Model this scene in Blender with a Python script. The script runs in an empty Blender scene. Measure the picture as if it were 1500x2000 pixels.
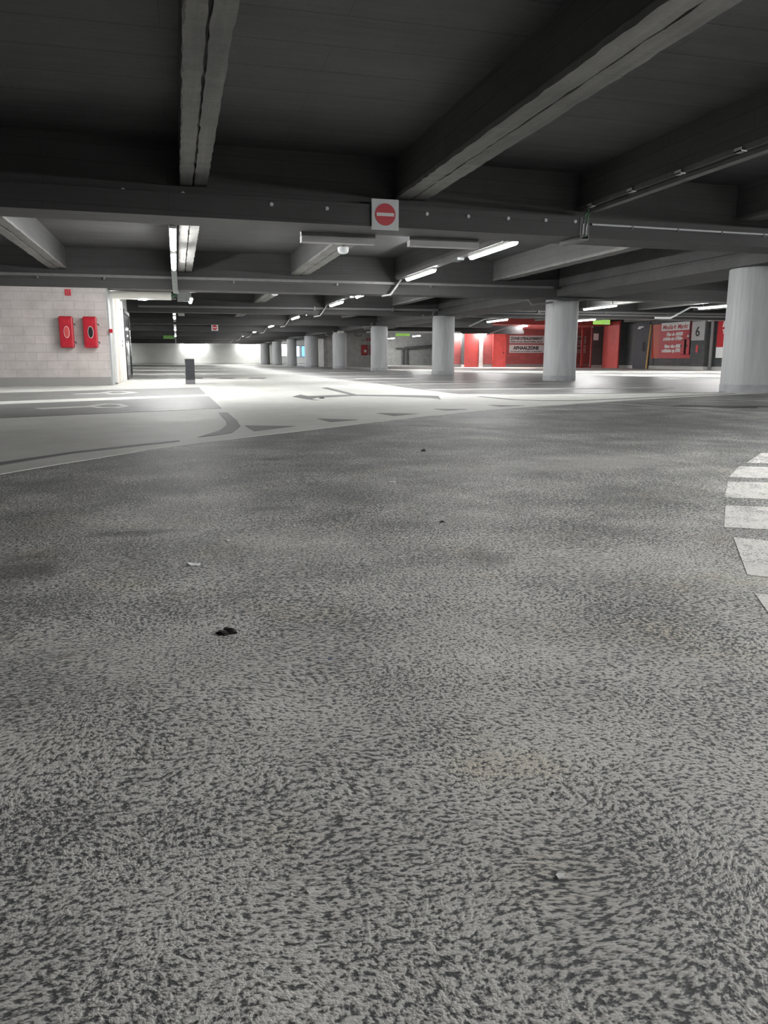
import bpy, bmesh, math, random
from mathutils import Vector, Matrix
random.seed(7)
scn = bpy.context.scene
C = scn.collection
PI = math.pi

# ------------------------------------------------------------------ materials
MATS = {}
def new_mat(name):
    m = bpy.data.materials.new(name); m.use_nodes = True
    nt = m.node_tree
    return m, nt, nt.nodes['Principled BSDF']
def N(nt, t, **kw):
    n = nt.nodes.new(t)
    for k, v in kw.items():
        if k in n.inputs: n.inputs[k].default_value = v
        else: setattr(n, k, v)
    return n
def ramp(nt, a, b, c0=(0,0,0,1), c1=(1,1,1,1)):
    r = nt.nodes.new('ShaderNodeValToRGB')
    r.color_ramp.elements[0].position = a; r.color_ramp.elements[1].position = b
    r.color_ramp.elements[0].color = c0; r.color_ramp.elements[1].color = c1
    return r
def mix(nt, fac, a, b):
    m = nt.nodes.new('ShaderNodeMix'); m.data_type = 'RGBA'
    for sock, v in ((m.inputs[0], fac), (m.inputs[6], a), (m.inputs[7], b)):
        if hasattr(v, 'is_output'): nt.links.new(v, sock)
        elif isinstance(v, (int, float)): sock.default_value = v
        else: sock.default_value = (v[0], v[1], v[2], 1)
    return m.outputs[2]
def math_(nt, op, a, b=None, c=None):
    m = nt.nodes.new('ShaderNodeMath'); m.operation = op
    for i, v in enumerate((a, b, c)):
        if v is None: continue
        if hasattr(v, 'is_output'): nt.links.new(v, m.inputs[i])
        else: m.inputs[i].default_value = v
    return m.outputs[0]
def vmath(nt, op, a, b=None):
    m = nt.nodes.new('ShaderNodeVectorMath'); m.operation = op
    for i, v in enumerate((a, b)):
        if v is None: continue
        if hasattr(v, 'is_output'): nt.links.new(v, m.inputs[i])
        else: m.inputs[i].default_value = v
    return m.outputs[0]
def bump(nt, b, h, strength=0.3, dist=0.01):
    n = N(nt, 'ShaderNodeBump'); n.inputs['Strength'].default_value = strength; n.inputs['Distance'].default_value = dist
    nt.links.new(h, n.inputs['Height']); nt.links.new(n.outputs[0], b.inputs['Normal'])
def noise(nt, vec, scale, detail=3, rough=.5):
    n = N(nt, 'ShaderNodeTexNoise', Scale=scale, Detail=detail, Roughness=rough)
    if vec is not None: nt.links.new(vec, n.inputs['Vector'])
    return n
def pos(nt):
    return nt.nodes.new('ShaderNodeNewGeometry').outputs['Position']

def plain(name, col, rough=.6, metal=0, var=.12, sc=6, bumpk=.1, streak=None):
    m, nt, b = new_mat(name)
    p = pos(nt)
    if streak: p = vmath(nt, 'MULTIPLY', p, streak)
    n = noise(nt, p, sc, 4, .6)
    r = ramp(nt, .3, .7, tuple(c*(1-var) for c in col)+(1,), tuple(min(1, c*(1+var)) for c in col)+(1,))
    nt.links.new(n.outputs[0], r.inputs[0]); nt.links.new(r.outputs[0], b.inputs['Base Color'])
    b.inputs['Roughness'].default_value = rough; b.inputs['Metallic'].default_value = metal
    if bumpk: bump(nt, b, n.outputs[0], bumpk)
    MATS[name] = m; return m

def emit(name, col, s):
    m, nt, b = new_mat(name)
    b.inputs['Base Color'].default_value = col+(1,)
    b.inputs['Emission Color'].default_value = col+(1,); b.inputs['Emission Strength'].default_value = s
    MATS[name] = m; return m

def concrete_dark(name, base, lines='x', lighten=1.6, k=.5):
    # black-painted board-marked concrete: faint board seams, scuffs and patches
    m, nt, b = new_mat(name); p = pos(nt)
    big = noise(nt, p, 1.3, 5, .65); fine = noise(nt, p, 28, 4, .7)
    st = vmath(nt, 'MULTIPLY', p, {'x': (.35, 6, 9), 'y': (6, .35, 9), 'z': (6, 6, .4)}[lines])
    seam = noise(nt, st, 2.2, 3, .6)
    r = ramp(nt, .3, .75, tuple(c*(1-k) for c in base)+(1,), tuple(c*lighten for c in base)+(1,))
    s1 = math_(nt, 'MULTIPLY_ADD', seam.outputs[0], .35, math_(nt, 'MULTIPLY_ADD', fine.outputs[0], .25, math_(nt, 'MULTIPLY', big.outputs[0], .45)))
    nt.links.new(s1, r.inputs[0])
    # thin dark seams
    sp = nt.nodes.new('ShaderNodeSeparateXYZ'); nt.links.new(p, sp.inputs[0])
    cu = nt.nodes.new('ShaderNodeCombineXYZ'); a_, b_ = (0, 1) if lines == 'x' else (1, 0)
    nt.links.new(sp.outputs[a_], cu.inputs[0])
    nt.links.new(math_(nt, 'ADD', math_(nt, 'MULTIPLY', sp.outputs[b_], .33), math_(nt, 'ADD', sp.outputs[2], math_(nt, 'MULTIPLY', fine.outputs[0], .012))), cu.inputs[1])
    bt = N(nt, 'ShaderNodeTexBrick', Scale=1.0); bt.inputs['Brick Width'].default_value = 2.7; bt.inputs['Row Height'].default_value = .19
    bt.inputs['Mortar Size'].default_value = .0035; bt.inputs['Mortar Smooth'].default_value = .4
    bt.inputs['Color1'].default_value = (1, 1, 1, 1); bt.inputs['Color2'].default_value = (.86, .86, .86, 1); bt.inputs['Mortar'].default_value = (.35, .35, .35, 1)
    nt.links.new(cu.outputs[0], bt.inputs['Vector']); lr = bt
    mm = nt.nodes.new('ShaderNodeMix'); mm.data_type = 'RGBA'; mm.blend_type = 'MULTIPLY'; mm.inputs[0].default_value = 1
    nt.links.new(r.outputs[0], mm.inputs[6]); nt.links.new(lr.outputs[0], mm.inputs[7])
    nt.links.new(mm.outputs[2], b.inputs['Base Color'])
    b.inputs['Roughness'].default_value = .62
    bump(nt, b, s1, .35, .02)
    MATS[name] = m; return m

def blocks(name, c1, c2, mortar, axis='x', w=.44, h=.19, band=None, bandcol=None, msz=.008, bk=.5, rough=.6, dk=.72):
    m, nt, b = new_mat(name); p = pos(nt)
    sx = nt.nodes.new('ShaderNodeSeparateXYZ'); nt.links.new(p, sx.inputs[0])
    cx = nt.nodes.new('ShaderNodeCombineXYZ')
    nt.links.new(sx.outputs[0 if axis == 'x' else 1], cx.inputs[0]); nt.links.new(sx.outputs[2], cx.inputs[1])
    wv = noise(nt, p, 4, 3); off = vmath(nt, 'MULTIPLY', vmath(nt, 'SUBTRACT', wv.outputs['Color'], (.5, .5, .5)), (.03, .02, 0))
    br = N(nt, 'ShaderNodeTexBrick', Scale=1.0); br.inputs['Brick Width'].default_value = w; br.inputs['Row Height'].default_value = h
    br.inputs['Mortar Size'].default_value = msz; br.inputs['Mortar Smooth'].default_value = .6
    br.inputs['Color1'].default_value = c1+(1,); br.inputs['Color2'].default_value = c2+(1,); br.inputs['Mortar'].default_value = mortar+(1,)
    nt.links.new(vmath(nt, 'ADD', cx.outputs[0], off), br.inputs['Vector'])
    dirt = noise(nt, p, 2.5, 6, .7); dr = ramp(nt, .35, .62, (dk, dk, dk*.98, 1), (1, 1, 1, 1)); nt.links.new(dirt.outputs[0], dr.inputs[0])
    mm = nt.nodes.new('ShaderNodeMix'); mm.data_type = 'RGBA'; mm.blend_type = 'MULTIPLY'; mm.inputs[0].default_value = 1
    nt.links.new(br.outputs[0], mm.inputs[6]); nt.links.new(dr.outputs[0], mm.inputs[7])
    out = mm.outputs[2]
    if band:
        f = math_(nt, 'LESS_THAN', sx.outputs[2], band)
        out = mix(nt, f, out, bandcol)
    nt.links.new(out, b.inputs['Base Color']); b.inputs['Roughness'].default_value = rough
    h_ = math_(nt, 'ADD', math_(nt, 'MULTIPLY', br.outputs['Fac'], -1.0), math_(nt, 'MULTIPLY', dirt.outputs[0], .4))
    bump(nt, b, h_, bk, .012)
    MATS[name] = m; return m

# foreground asphalt with a worn grey coating on rough aggregate, swirled by squeegee strokes
def asphalt(name, light, dark, paint=None):
    m, nt, b = new_mat(name); p = pos(nt)
    w1 = noise(nt, p, 1.7, 1, .4); w2 = noise(nt, p, 5.0, 1, .5)
    off = vmath(nt, 'ADD', vmath(nt, 'MULTIPLY', vmath(nt, 'SUBTRACT', w1.outputs['Color'], (.5, .5, .5)), (.24, .24, 0)),
                vmath(nt, 'MULTIPLY', vmath(nt, 'SUBTRACT', w2.outputs['Color'], (.5, .5, .5)), (.055, .055, 0)))
    q = vmath(nt, 'MULTIPLY', vmath(nt, 'ADD', p, off), (.8, 1.0, 1.0))
    f1 = noise(nt, q, 135, 2.5, .55); f2 = noise(nt, q, 330, 2, .5); mid = noise(nt, q, 50, 2, .5)
    big = noise(nt, p, .55, 4, .6); med = noise(nt, p, 2.2, 4, .6)
    h = math_(nt, 'ADD', math_(nt, 'MULTIPLY', f1.outputs[0], .62), math_(nt, 'ADD', math_(nt, 'MULTIPLY', f2.outputs[0], .2), math_(nt, 'MULTIPLY', mid.outputs[0], .18)))
    wear = math_(nt, 'ADD', math_(nt, 'MULTIPLY', math_(nt, 'SUBTRACT', big.outputs[0], .5), .16), math_(nt, 'MULTIPLY', math_(nt, 'SUBTRACT', med.outputs[0], .5), .12))
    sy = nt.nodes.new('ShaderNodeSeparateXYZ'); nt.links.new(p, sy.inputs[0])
    thin = math_(nt, 'MULTIPLY', ramp_out(nt, math_(nt, 'ADD', sy.outputs[1], math_(nt, 'MULTIPLY', big.outputs[0], 3.0)), 2.6, 7.5), -.10)  # offset that makes the ground darker as y grows
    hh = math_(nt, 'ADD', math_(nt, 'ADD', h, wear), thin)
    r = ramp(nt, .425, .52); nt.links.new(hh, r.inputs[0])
    tint = mix(nt, ramp_out(nt, med.outputs[0], .35, .7), tuple(c*.86 for c in light), tuple(min(1, c*1.12) for c in light))
    warm = noise(nt, p, 3.1, 3, .5)
    tint = mix(nt, ramp_out(nt, warm.outputs[0], .56, .8), tint, (light[0]*1.02, light[1]*.93, light[2]*.78))
    col = mix(nt, r.outputs[0], dark, tint)
    # oil and tyre stains where they lie on the ground (metres)
    for (x, y, rx, ry, k) in ((-.50, 2.45, .16, .2, .65), (-.16, 2.86, .17, .05, .5), (.92, 2.2, .07, .12, .45), (.53, 4.82, .08, .08, .6),
                              (.86, 2.75, .1, .1, .2), (4.6, 8.3, .9, .25, .35), (5.3, 7.6, .5, .12, .3), (.2, 5.9, .5, .15, .3), (.35, 3.2, .14, .05, .35)):
        d = vmath(nt, 'MULTIPLY', vmath(nt, 'SUBTRACT', p, (x, y, 0)), (1/rx, 1/ry, 1))
        ln = nt.nodes.new('ShaderNodeVectorMath'); ln.operation = 'LENGTH'; nt.links.new(d, ln.inputs[0])
        e = math_(nt, 'ADD', ln.outputs['Value'], math_(nt, 'MULTIPLY', math_(nt, 'SUBTRACT', med2(nt, p).outputs[0], .5), 2.4))
        f = math_(nt, 'MULTIPLY', ramp_out(nt, math_(nt, 'MULTIPLY', e, .5), .62, .2), k)
        col = mix(nt, f, col, (.05, .046, .043))
    # worn pale patches
    for (x, y, rx, ry, k) in ((2.45, 4.2, .55, .35, .55), (3.0, 7.2, .4, .45, .5), (1.7, 4.0, .6, .25, .3)):
        d = vmath(nt, 'MULTIPLY', vmath(nt, 'SUBTRACT', p, (x, y, 0)), (1/rx, 1/ry, 1))
        ln = nt.nodes.new('ShaderNodeVectorMath'); ln.operation = 'LENGTH'; nt.links.new(d, ln.inputs[0])
        e = math_(nt, 'ADD', ln.outputs['Value'], math_(nt, 'MULTIPLY', math_(nt, 'SUBTRACT', med2(nt, p).outputs[0], .5), 2.0))
        f = math_(nt, 'MULTIPLY', ramp_out(nt, math_(nt, 'MULTIPLY', e, .5), .6, .15), k)
        col = mix(nt, f, col, (.44, .43, .415))
    if paint:
        pr = ramp_out(nt, math_(nt, 'ADD', hh, math_(nt, 'MULTIPLY', math_(nt, 'SUBTRACT', med2(nt, p).outputs[0], .5), .35)), .36, .45)
        col = mix(nt, pr, dark, paint)
    nt.links.new(col, b.inputs['Base Color'])
    b.inputs['Roughness'].default_value = .58
    b.inputs['Specular IOR Level'].default_value = .35
    bump(nt, b, hh, .6, .007)
    MATS[name] = m; return m
def ramp_out(nt, v, a, b_):
    mr = nt.nodes.new('ShaderNodeMapRange'); mr.inputs[1].default_value = a; mr.inputs[2].default_value = b_
    mr.clamp = True; nt.links.new(v, mr.inputs[0]); return mr.outputs[0]
_m2 = {}
def med2(nt, p):
    if nt not in _m2: _m2[nt] = noise(nt, p, 9, 5, .65)
    return _m2[nt]

def coat(name, light, dirty, rough=.62, worn=.35, stretch=None):
    m, nt, b = new_mat(name); p = pos(nt)
    if stretch: p = vmath(nt, 'MULTIPLY', p, stretch)
    a = noise(nt, p, .5, 5, .6); c = noise(nt, p, 60, 3, .6); d = noise(nt, p, 3, 5, .7)
    v = math_(nt, 'ADD', math_(nt, 'MULTIPLY', a.outputs[0], .55), math_(nt, 'ADD', math_(nt, 'MULTIPLY', d.outputs[0], .3), math_(nt, 'MULTIPLY', c.outputs[0], .15)))
    col = mix(nt, ramp_out(nt, v, worn, worn+.22), dirty, light)
    nt.links.new(col, b.inputs['Base Color'])
    nt.links.new(math_(nt, 'MULTIPLY_ADD', a.outputs[0], .35, rough-.15), b.inputs['Roughness'])
    bump(nt, b, c.outputs[0], .12, .003)
    MATS[name] = m; return m

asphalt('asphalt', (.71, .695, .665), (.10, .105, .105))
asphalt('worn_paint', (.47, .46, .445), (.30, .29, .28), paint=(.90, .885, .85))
coat('lane_coat', (.60, .60, .57), (.44, .44, .415))
coat('bay_grey', (.20, .20, .195), (.11, .11, .108), .55, .36)
coat('bay_mid', (.40, .40, .39), (.12, .12, .118), .40, .43, stretch=(.35, 1.6, 1))  # pale stretched patches put the floor's glints into the colour
coat('mark_light', (.52, .52, .5), (.36, .36, .35))
coat('mark_dark', (.13, .13, .13), (.10, .10, .10))
coat('far_lane', (.72, .71, .68), (.55, .55, .53))
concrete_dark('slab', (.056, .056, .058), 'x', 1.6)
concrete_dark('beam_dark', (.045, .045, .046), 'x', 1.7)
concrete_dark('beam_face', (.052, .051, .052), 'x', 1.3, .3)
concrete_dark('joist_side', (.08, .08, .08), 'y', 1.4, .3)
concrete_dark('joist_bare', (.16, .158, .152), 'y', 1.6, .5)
plain('column', (.40, .41, .42), .55, var=.12, sc=3, bumpk=.3, streak=(5, 5, .4))
plain('column_base', (.30, .31, .32), .55, var=.15, sc=6)
blocks('block_white', (.58, .53, .52), (.53, .495, .485), (.43, .405, .395), 'x', band=.2, bandcol=(.30, .29, .28), msz=.006, dk=.8)
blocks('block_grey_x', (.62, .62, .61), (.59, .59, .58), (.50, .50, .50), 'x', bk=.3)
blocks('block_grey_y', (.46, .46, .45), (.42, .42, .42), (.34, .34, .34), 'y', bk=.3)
blocks('block_dark_y', (.085, .09, .093), (.07, .074, .078), (.05, .05, .053), 'y', band=.2, bandcol=(.5, .5, .49))
blocks('block_dark_x', (.10, .105, .108), (.085, .09, .092), (.06, .06, .06), 'x', band=.2, bandcol=(.42, .42, .41))
blocks('block_far', (.58, .59, .58), (.57, .58, .57), (.52, .52, .52), 'x', bk=.2, band=.12, bandcol=(.3, .3, .3), dk=.92)
blocks('block_red', (.30, .07, .068), (.28, .062, .06), (.22, .05, .05), 'x', band=.22, bandcol=(.2, .2, .2), bk=.3, w=.5, h=.25)
plain('red_paint', (.42, .06, .055), .45, var=.15, sc=3)
plain('red_door', (.58, .11, .10), .4, var=.1, sc=2)
plain('red_frame', (.5, .06, .055), .45)
plain('red_plastic', (.42, .016, .03), .3, var=.08, sc=12, bumpk=.05)
plain('red_print', (.46, .035, .045), .5, var=.06, sc=2, bumpk=0)
plain('orange_red', (.5, .065, .035), .5, var=.06, sc=2, bumpk=0)
plain('white_print', (.75, .75, .75), .5, var=.03, bumpk=0)
plain('grey_print', (.42, .42, .42), .5, var=.05, bumpk=0)
plain('black_print', (.02, .02, .022), .5, var=.05, bumpk=0)
plain('sign_white', (.62, .64, .66), .4, var=.03, bumpk=0)
plain('sign_red', (.55, .045, .06), .4, var=.05, bumpk=0)
plain('galv', (.24, .255, .255), .4, .6, var=.2, sc=20)
plain('grey_metal', (.15, .15, .15), .5, .2, var=.12, sc=8)
plain('white_plastic', (.7, .7, .68), .4, var=.04)
plain('cream', (.68, .67, .62), .45, var=.05)
plain('pinkish', (.62, .48, .40), .5, var=.06)
plain('jamb_grey', (.36, .38, .38), .5, var=.05)
plain('bollard_dark', (.035, .037, .042), .5, var=.1)
plain('bollard_side', (.17, .18, .19), .45, var=.1)
plain('bollard_foot', (.17, .17, .18), .6, var=.2)
plain('black', (.012, .012, .013), .35, var=.1)
plain('blue_door', (.022, .032, .046), .6, var=.12, sc=1.5)
plain('yellow', (.60, .36, .12), .5)
plain('green_wire', (.10, .36, .14), .45)
plain('green_sign', (.12, .30, .05), .45, var=.05, bumpk=0)
plain('pipe', (.15, .15, .155), .55, var=.1)
plain('conduit', (.62, .63, .66), .4, var=.04)
plain('tan', (.32, .24, .2), .6)
plain('orange', (.75, .16, .03), .4)
plain('paper', (.85, .86, .85), .5, var=.04, bumpk=0)
plain('dirt', (.025, .022, .02), .7, var=.4, sc=60, bumpk=.8)
plain('blue_bit', (.08, .14, .5), .5)
plain('oil', (.006, .006, .007), .5, var=.1, bumpk=0)
plain('glass_dark', (.07, .08, .09), .12, var=.15, sc=1, bumpk=0)
plain('chrome', (.75, .75, .75), .15, 1.0, var=.05, bumpk=0)
plain('mesh_wire', (.20, .045, .04), .6)
plain('timber', (.4, .3, .18), .7, var=.2)
LAMP = 70
emit('lamp', (1.0, 1.0, .985), LAMP)
emit('lamp_bright', (1.0, 1.0, .985), LAMP*1.35); emit('lamp_wall', (1.0, 1.0, .985), LAMP*.5)
emit('screen_white', (1, 1, 1), 2.2); emit('screen_blue', (.35, .62, 1.0), 1.3); emit('screen_deep', (.12, .3, .95), .9)
emit('exit_green', (.33, .62, .12), .16); emit('dome', (.75, .9, .85), .35)

# expanded metal of the gate: procedural holes
m, nt, b = new_mat('gate_mesh')
p = pos(nt); sx = nt.nodes.new('ShaderNodeSeparateXYZ'); nt.links.new(p, sx.inputs[0])
a1 = math_(nt, 'FRACT', math_(nt, 'MULTIPLY', math_(nt, 'ADD', sx.outputs[0], sx.outputs[2]), 16)); a2 = math_(nt, 'FRACT', math_(nt, 'MULTIPLY', math_(nt, 'SUBTRACT', sx.outputs[0], sx.outputs[2]), 16))
wire = math_(nt, 'MAXIMUM', math_(nt, 'LESS_THAN', a1, .22), math_(nt, 'LESS_THAN', a2, .22))
nt.links.new(wire, b.inputs['Alpha']); b.inputs['Base Color'].default_value = (.28, .06, .05, 1)
MATS['gate_mesh'] = m
MATS['oil'].node_tree.nodes['Principled BSDF'].inputs['Specular IOR Level'].default_value = .2

# ------------------------------------------------------------------ geometry
def box(bm, x0, x1, y0, y1, z0, z1):
    v = [bm.verts.new(c) for c in ((x0,y0,z0),(x1,y0,z0),(x1,y1,z0),(x0,y1,z0),(x0,y0,z1),(x1,y0,z1),(x1,y1,z1),(x0,y1,z1))]
    for f in ((3,2,1,0),(4,5,6,7),(0,1,5,4),(1,2,6,5),(2,3,7,6),(3,0,4,7)): bm.faces.new([v[i] for i in f])
def tube(bm, pts, r, seg=10):
    rings = []
    pts = [Vector(p) for p in pts]
    for i, p in enumerate(pts):
        a = pts[max(i-1, 0)]; c = pts[min(i+1, len(pts)-1)]; d = (c-a).normalized()
        u = d.cross(Vector((0, 0, 1)) if abs(d.z) < .95 else Vector((1, 0, 0))).normalized(); w = d.cross(u)
        rings.append([bm.verts.new(p + r*(math.cos(2*PI*k/seg)*u + math.sin(2*PI*k/seg)*w)) for k in range(seg)])
    for i in range(len(rings)-1):
        for k in range(seg):
            bm.faces.new((rings[i][k], rings[i][(k+1) % seg], rings[i+1][(k+1) % seg], rings[i+1][k]))
    bm.faces.new(rings[0][::-1]); bm.faces.new(rings[-1])
def bar(bm, p0, p1, w, h):
    # rectangular bar between two points
    p0, p1 = Vector(p0), Vector(p1); d = (p1-p0).normalized()
    u = d.cross(Vector((0, 0, 1)) if abs(d.z) < .95 else Vector((1, 0, 0))).normalized(); v = u.cross(d)
    q = [[bm.verts.new(p + a*w/2*u + c*h/2*v) for a, c in ((-1,-1),(1,-1),(1,1),(-1,1))] for p in (p0, p1)]
    for k in range(4): bm.faces.new((q[0][k], q[0][(k+1) % 4], q[1][(k+1) % 4], q[1][k]))
    bm.faces.new(q[0][::-1]); bm.faces.new(q[1])
def prism(bm, poly, z0, z1):
    lo = [bm.verts.new((x, y, z0)) for x, y in poly]; hi = [bm.verts.new((x, y, z1)) for x, y in poly]
    n = len(poly)
    for i in range(n): bm.faces.new((lo[i], lo[(i+1) % n], hi[(i+1) % n], hi[i]))
    bm.faces.new(lo[::-1]); bm.faces.new(hi)
def lathe(bm, prof, cx, cy, seg=48):
    rings = [[bm.verts.new((cx+r*math.cos(2*PI*k/seg), cy+r*math.sin(2*PI*k/seg), z)) for k in range(seg)] for r, z in prof]
    for i in range(len(rings)-1):
        for k in range(seg): bm.faces.new((rings[i][k], rings[i][(k+1) % seg], rings[i+1][(k+1) % seg], rings[i+1][k]))
    bm.faces.new(rings[0][::-1]); bm.faces.new(rings[-1])
def disc_prism(pts_r, fn): pass
def obj(name, bm, mat, parent=None, smooth=False, bevel=0):
    bmesh.ops.recalc_face_normals(bm, faces=bm.faces)
    me = bpy.data.meshes.new(name); bm.to_mesh(me); bm.free()
    me.materials.append(MATS[mat])
    if smooth:
        for f in me.polygons: f.use_smooth = True
        me.set_sharp_from_angle(angle=math.radians(40))
    o = bpy.data.objects.new(name, me); C.objects.link(o)
    if bevel:
        md = o.modifiers.new('b', 'BEVEL'); md.width = bevel; md.segments = 2; md.limit_method = 'ANGLE'
    if parent:
        o.parent = parent
        o.matrix_parent_inverse = Matrix.Translation(-parent.location)
    return o
def B(name, mat, *b, parent=None, bevel=0):
    bm = bmesh.new()
    for q in b: box(bm, *q)
    return obj(name, bm, mat, parent, bevel=bevel)
def T(name, mat, *paths, r=.02, parent=None, seg=10):
    bm = bmesh.new()
    for q in paths: tube(bm, q, r, seg)
    return obj(name, bm, mat, parent, smooth=True)
def thing(name, label, cat, loc=(0, 0, 0), group=None):
    o = bpy.data.objects.new(name, None); C.objects.link(o); o.location = loc; o.empty_display_size = .1
    o['label'] = label; o['category'] = cat
    if group: o['group'] = group
    return o
def tag(o, label, cat, group=None):
    o['label'] = label; o['category'] = cat
    if group: o['group'] = group
    return o
def struct(o): o['kind'] = 'structure'; return o

def text(s, mat, parent, origin, size, face='x', extrude=.004, shear=0, bold=0.0, width=None, align='LEFT', name='lettering', space=1.0):
    """lettering on a wall; face 'y' = wall seen looking along +Y, face 'x' = wall whose front looks to -X"""
    cu = bpy.data.curves.new('t', 'FONT'); cu.body = s; cu.size = size; cu.extrude = extrude; cu.shear = shear; cu.offset = bold
    cu.align_x = align; cu.space_character = space; cu.resolution_u = 3
    t = bpy.data.objects.new('t', cu); C.objects.link(t)
    bpy.context.view_layer.update()
    me = bpy.data.meshes.new_from_object(t.evaluated_get(bpy.context.evaluated_depsgraph_get()))
    bpy.data.objects.remove(t); bpy.data.curves.remove(cu)
    xs = [v.co.x for v in me.vertices]
    if width and xs:
        k = width/(max(xs)-min(xs))
        for v in me.vertices: v.co.x *= k
    if face == 'y': M = Matrix(((1,0,0,0),(0,0,-1,0),(0,1,0,0),(0,0,0,1)))
    else: M = Matrix(((0,0,-1,0),(-1,0,0,0),(0,1,0,0),(0,0,0,1)))
    me.transform(Matrix.Translation(origin) @ M)
    me.materials.clear(); me.materials.append(MATS[mat])
    me.name = name
    o = bpy.data.objects.new(name, me); C.objects.link(o)
    o.parent = parent; o.matrix_parent_inverse = Matrix.Translation(-parent.location)
    return o

# ------------------------------------------------------------------ camera
cd = bpy.data.cameras.new('camera'); cam = bpy.data.objects.new('camera', cd); C.objects.link(cam)
cd.sensor_fit = 'VERTICAL'; cd.sensor_height = 36; cd.sensor_width = 27; cd.lens = 27.0; cd.clip_end = 400; cd.clip_start = .02
cam.location = (0, 0, .62); cam.rotation_euler = (math.radians(90-11.29), 0, math.radians(-14.83))
scn.camera = cam

# ------------------------------------------------------------------ floor
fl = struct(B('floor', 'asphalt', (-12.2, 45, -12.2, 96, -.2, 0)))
BOUND = [(-12, -4.2), (-5.2, .9), (-2.0, 3.5), (-0.96, 4.55), (-0.75, 4.84), (-0.48, 5.19), (-0.17, 5.59), (0.24, 6.0), (0.5, 6.23), (0.83, 6.51), (1.3, 6.91), (1.76, 7.32), (2.5, 7.95), (3.52, 8.7), (4.08, 9.07), (5.12, 9.65), (6.23, 10.2), (7.68, 10.9), (9.47, 11.62), (10.43, 11.95), (14, 12.8), (45, 15)]
def flat(name, mat, poly, z0, z1, parent=fl):
    bm = bmesh.new(); prism(bm, poly, z0, z1)
    bmesh.ops.triangulate(bm, faces=[f for f in bm.faces if len(f.verts) > 4])
    return obj(name, bm, mat, parent)
flat('lane_coating', 'lane_coat', BOUND + [(45, 96), (-12, 96)], 0, .004)
flat('parking_zone', 'bay_mid', [(4.72, 62), (4.72, 35.0), (4.66, 26.05), (4.86, 19.2), (4.79, 16.0), (4.8, 12.99), (5.65, 12.57), (7.6, 12.46), (9.66, 12.36), (13, 13.4), (16.3, 17), (16.0, 23.05), (14.37, 29.98), (12.77, 34.24), (10.87, 44), (10.5, 62)], .004, .007)
flat('drive_lane', 'far_lane', [(16.4, 17), (27.95, 17), (27.95, 52), (24, 53.9), (19, 53.9), (19, 60), (11.2, 58.9), (11.2, 44), (13, 34.24), (14.6, 29.98), (16.2, 23.05)], .004, .007)
flat('parking_bay', 'bay_grey', [(-12, 10.9), (-3.16, 15.57), (0.44, 17.46), (0.47, 14.14), (-2.54, 12.47), (-12, 7.3)], .004, .007)
flat('parking_bay', 'bay_grey', [(-12, 6.3), (-2.37, 11.58), (0.49, 13.35), (0.52, 9.99), (-1.83, 8.87), (-12, 3.6)], .004, .007)
def ring(poly, w):
    cx = sum(p[0] for p in poly)/len(poly); cy = sum(p[1] for p in poly)/len(poly)
    inner = [(cx+(x-cx)*w, cy+(y-cy)*w) for x, y in poly]; n = len(poly)
    bm = bmesh.new(); z = .0095
    o = [bm.verts.new((x, y, z)) for x, y in poly]; i_ = [bm.verts.new((x, y, z)) for x, y in inner]
    for k in range(n): bm.faces.new((o[k], o[(k+1) % n], i_[(k+1) % n], i_[k]))
    bmesh.ops.extrude_face_region(bm, geom=bm.faces[:]); 
    return bm
def ring_mark(poly, a, b_):
    bm = bmesh.new(); n = len(poly)
    cx = sum(p[0] for p in poly)/n; cy = sum(p[1] for p in poly)/n
    for k in range(n):
        p0, p1 = poly[k], poly[(k+1) % n]
        q0 = (cx+(p0[0]-cx)*.6, cy+(p0[1]-cy)*.6); q1 = (cx+(p1[0]-cx)*.6, cy+(p1[1]-cy)*.6)
        prism(bm, [p0, p1, q1, q0], .007, .010)
    dx, dy = b_[0]-a[0], b_[1]-a[1]; L = math.hypot(dx, dy); nx, ny = -dy/L*.14, dx/L*.14
    prism(bm, [(a[0]+nx, a[1]+ny), (b_[0]+nx, b_[1]+ny), (b_[0]-nx, b_[1]-ny), (a[0]-nx, a[1]-ny)], .007, .010)
    obj('bay_symbol', bm, 'mark_light', fl)
ring_mark([(-1.38, 15.11), (-1.28, 15.83), (-1.04, 15.84), (-0.71, 15.01), (-0.95, 14.39), (-1.16, 14.38)], (-1.8, 14.61), (-1.29, 14.95))
ring_mark([(-1.22, 10.79), (-0.99, 11.37), (-0.77, 11.23), (-0.62, 10.66), (-0.75, 10.28), (-0.99, 10.34)], (-1.71, 10.4), (-1.16, 10.7))
for t in ([(0.59, 7.32), (0.62, 6.73), (1.03, 7.12)], [(1.39, 7.98), (1.45, 7.52), (1.77, 7.71)], [(2.2, 8.64), (2.27, 8.16), (2.63, 8.4)], [(3.07, 9.17), (3.12, 8.86), (3.46, 9.01)], [(4.05, 9.78), (4.05, 9.39), (4.46, 9.51)]):
    flat('give_way_triangle', 'mark_dark', t, .004, .007)
flat('curved_marking', 'mark_dark', [(0.44, 9.15), (0.54, 9.16), (0.56, 7.89), (0.54, 7.23), (0.42, 6.61), (0.27, 6.42), (0.13, 6.3), (0.33, 6.85), (0.43, 7.42), (0.45, 7.92)], .004, .007)
flat('edge_line', 'mark_dark', [(-3.6, 3.0), (-1.06, 5.06), (-0.7, 5.52), (-0.24, 5.93), (-0.01, 6.08), (-0.01, 6.03), (-0.24, 5.83), (-0.69, 5.42), (-1.03, 4.91), (-3.56, 2.8)], .004, .007)
bm = bmesh.new()
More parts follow.
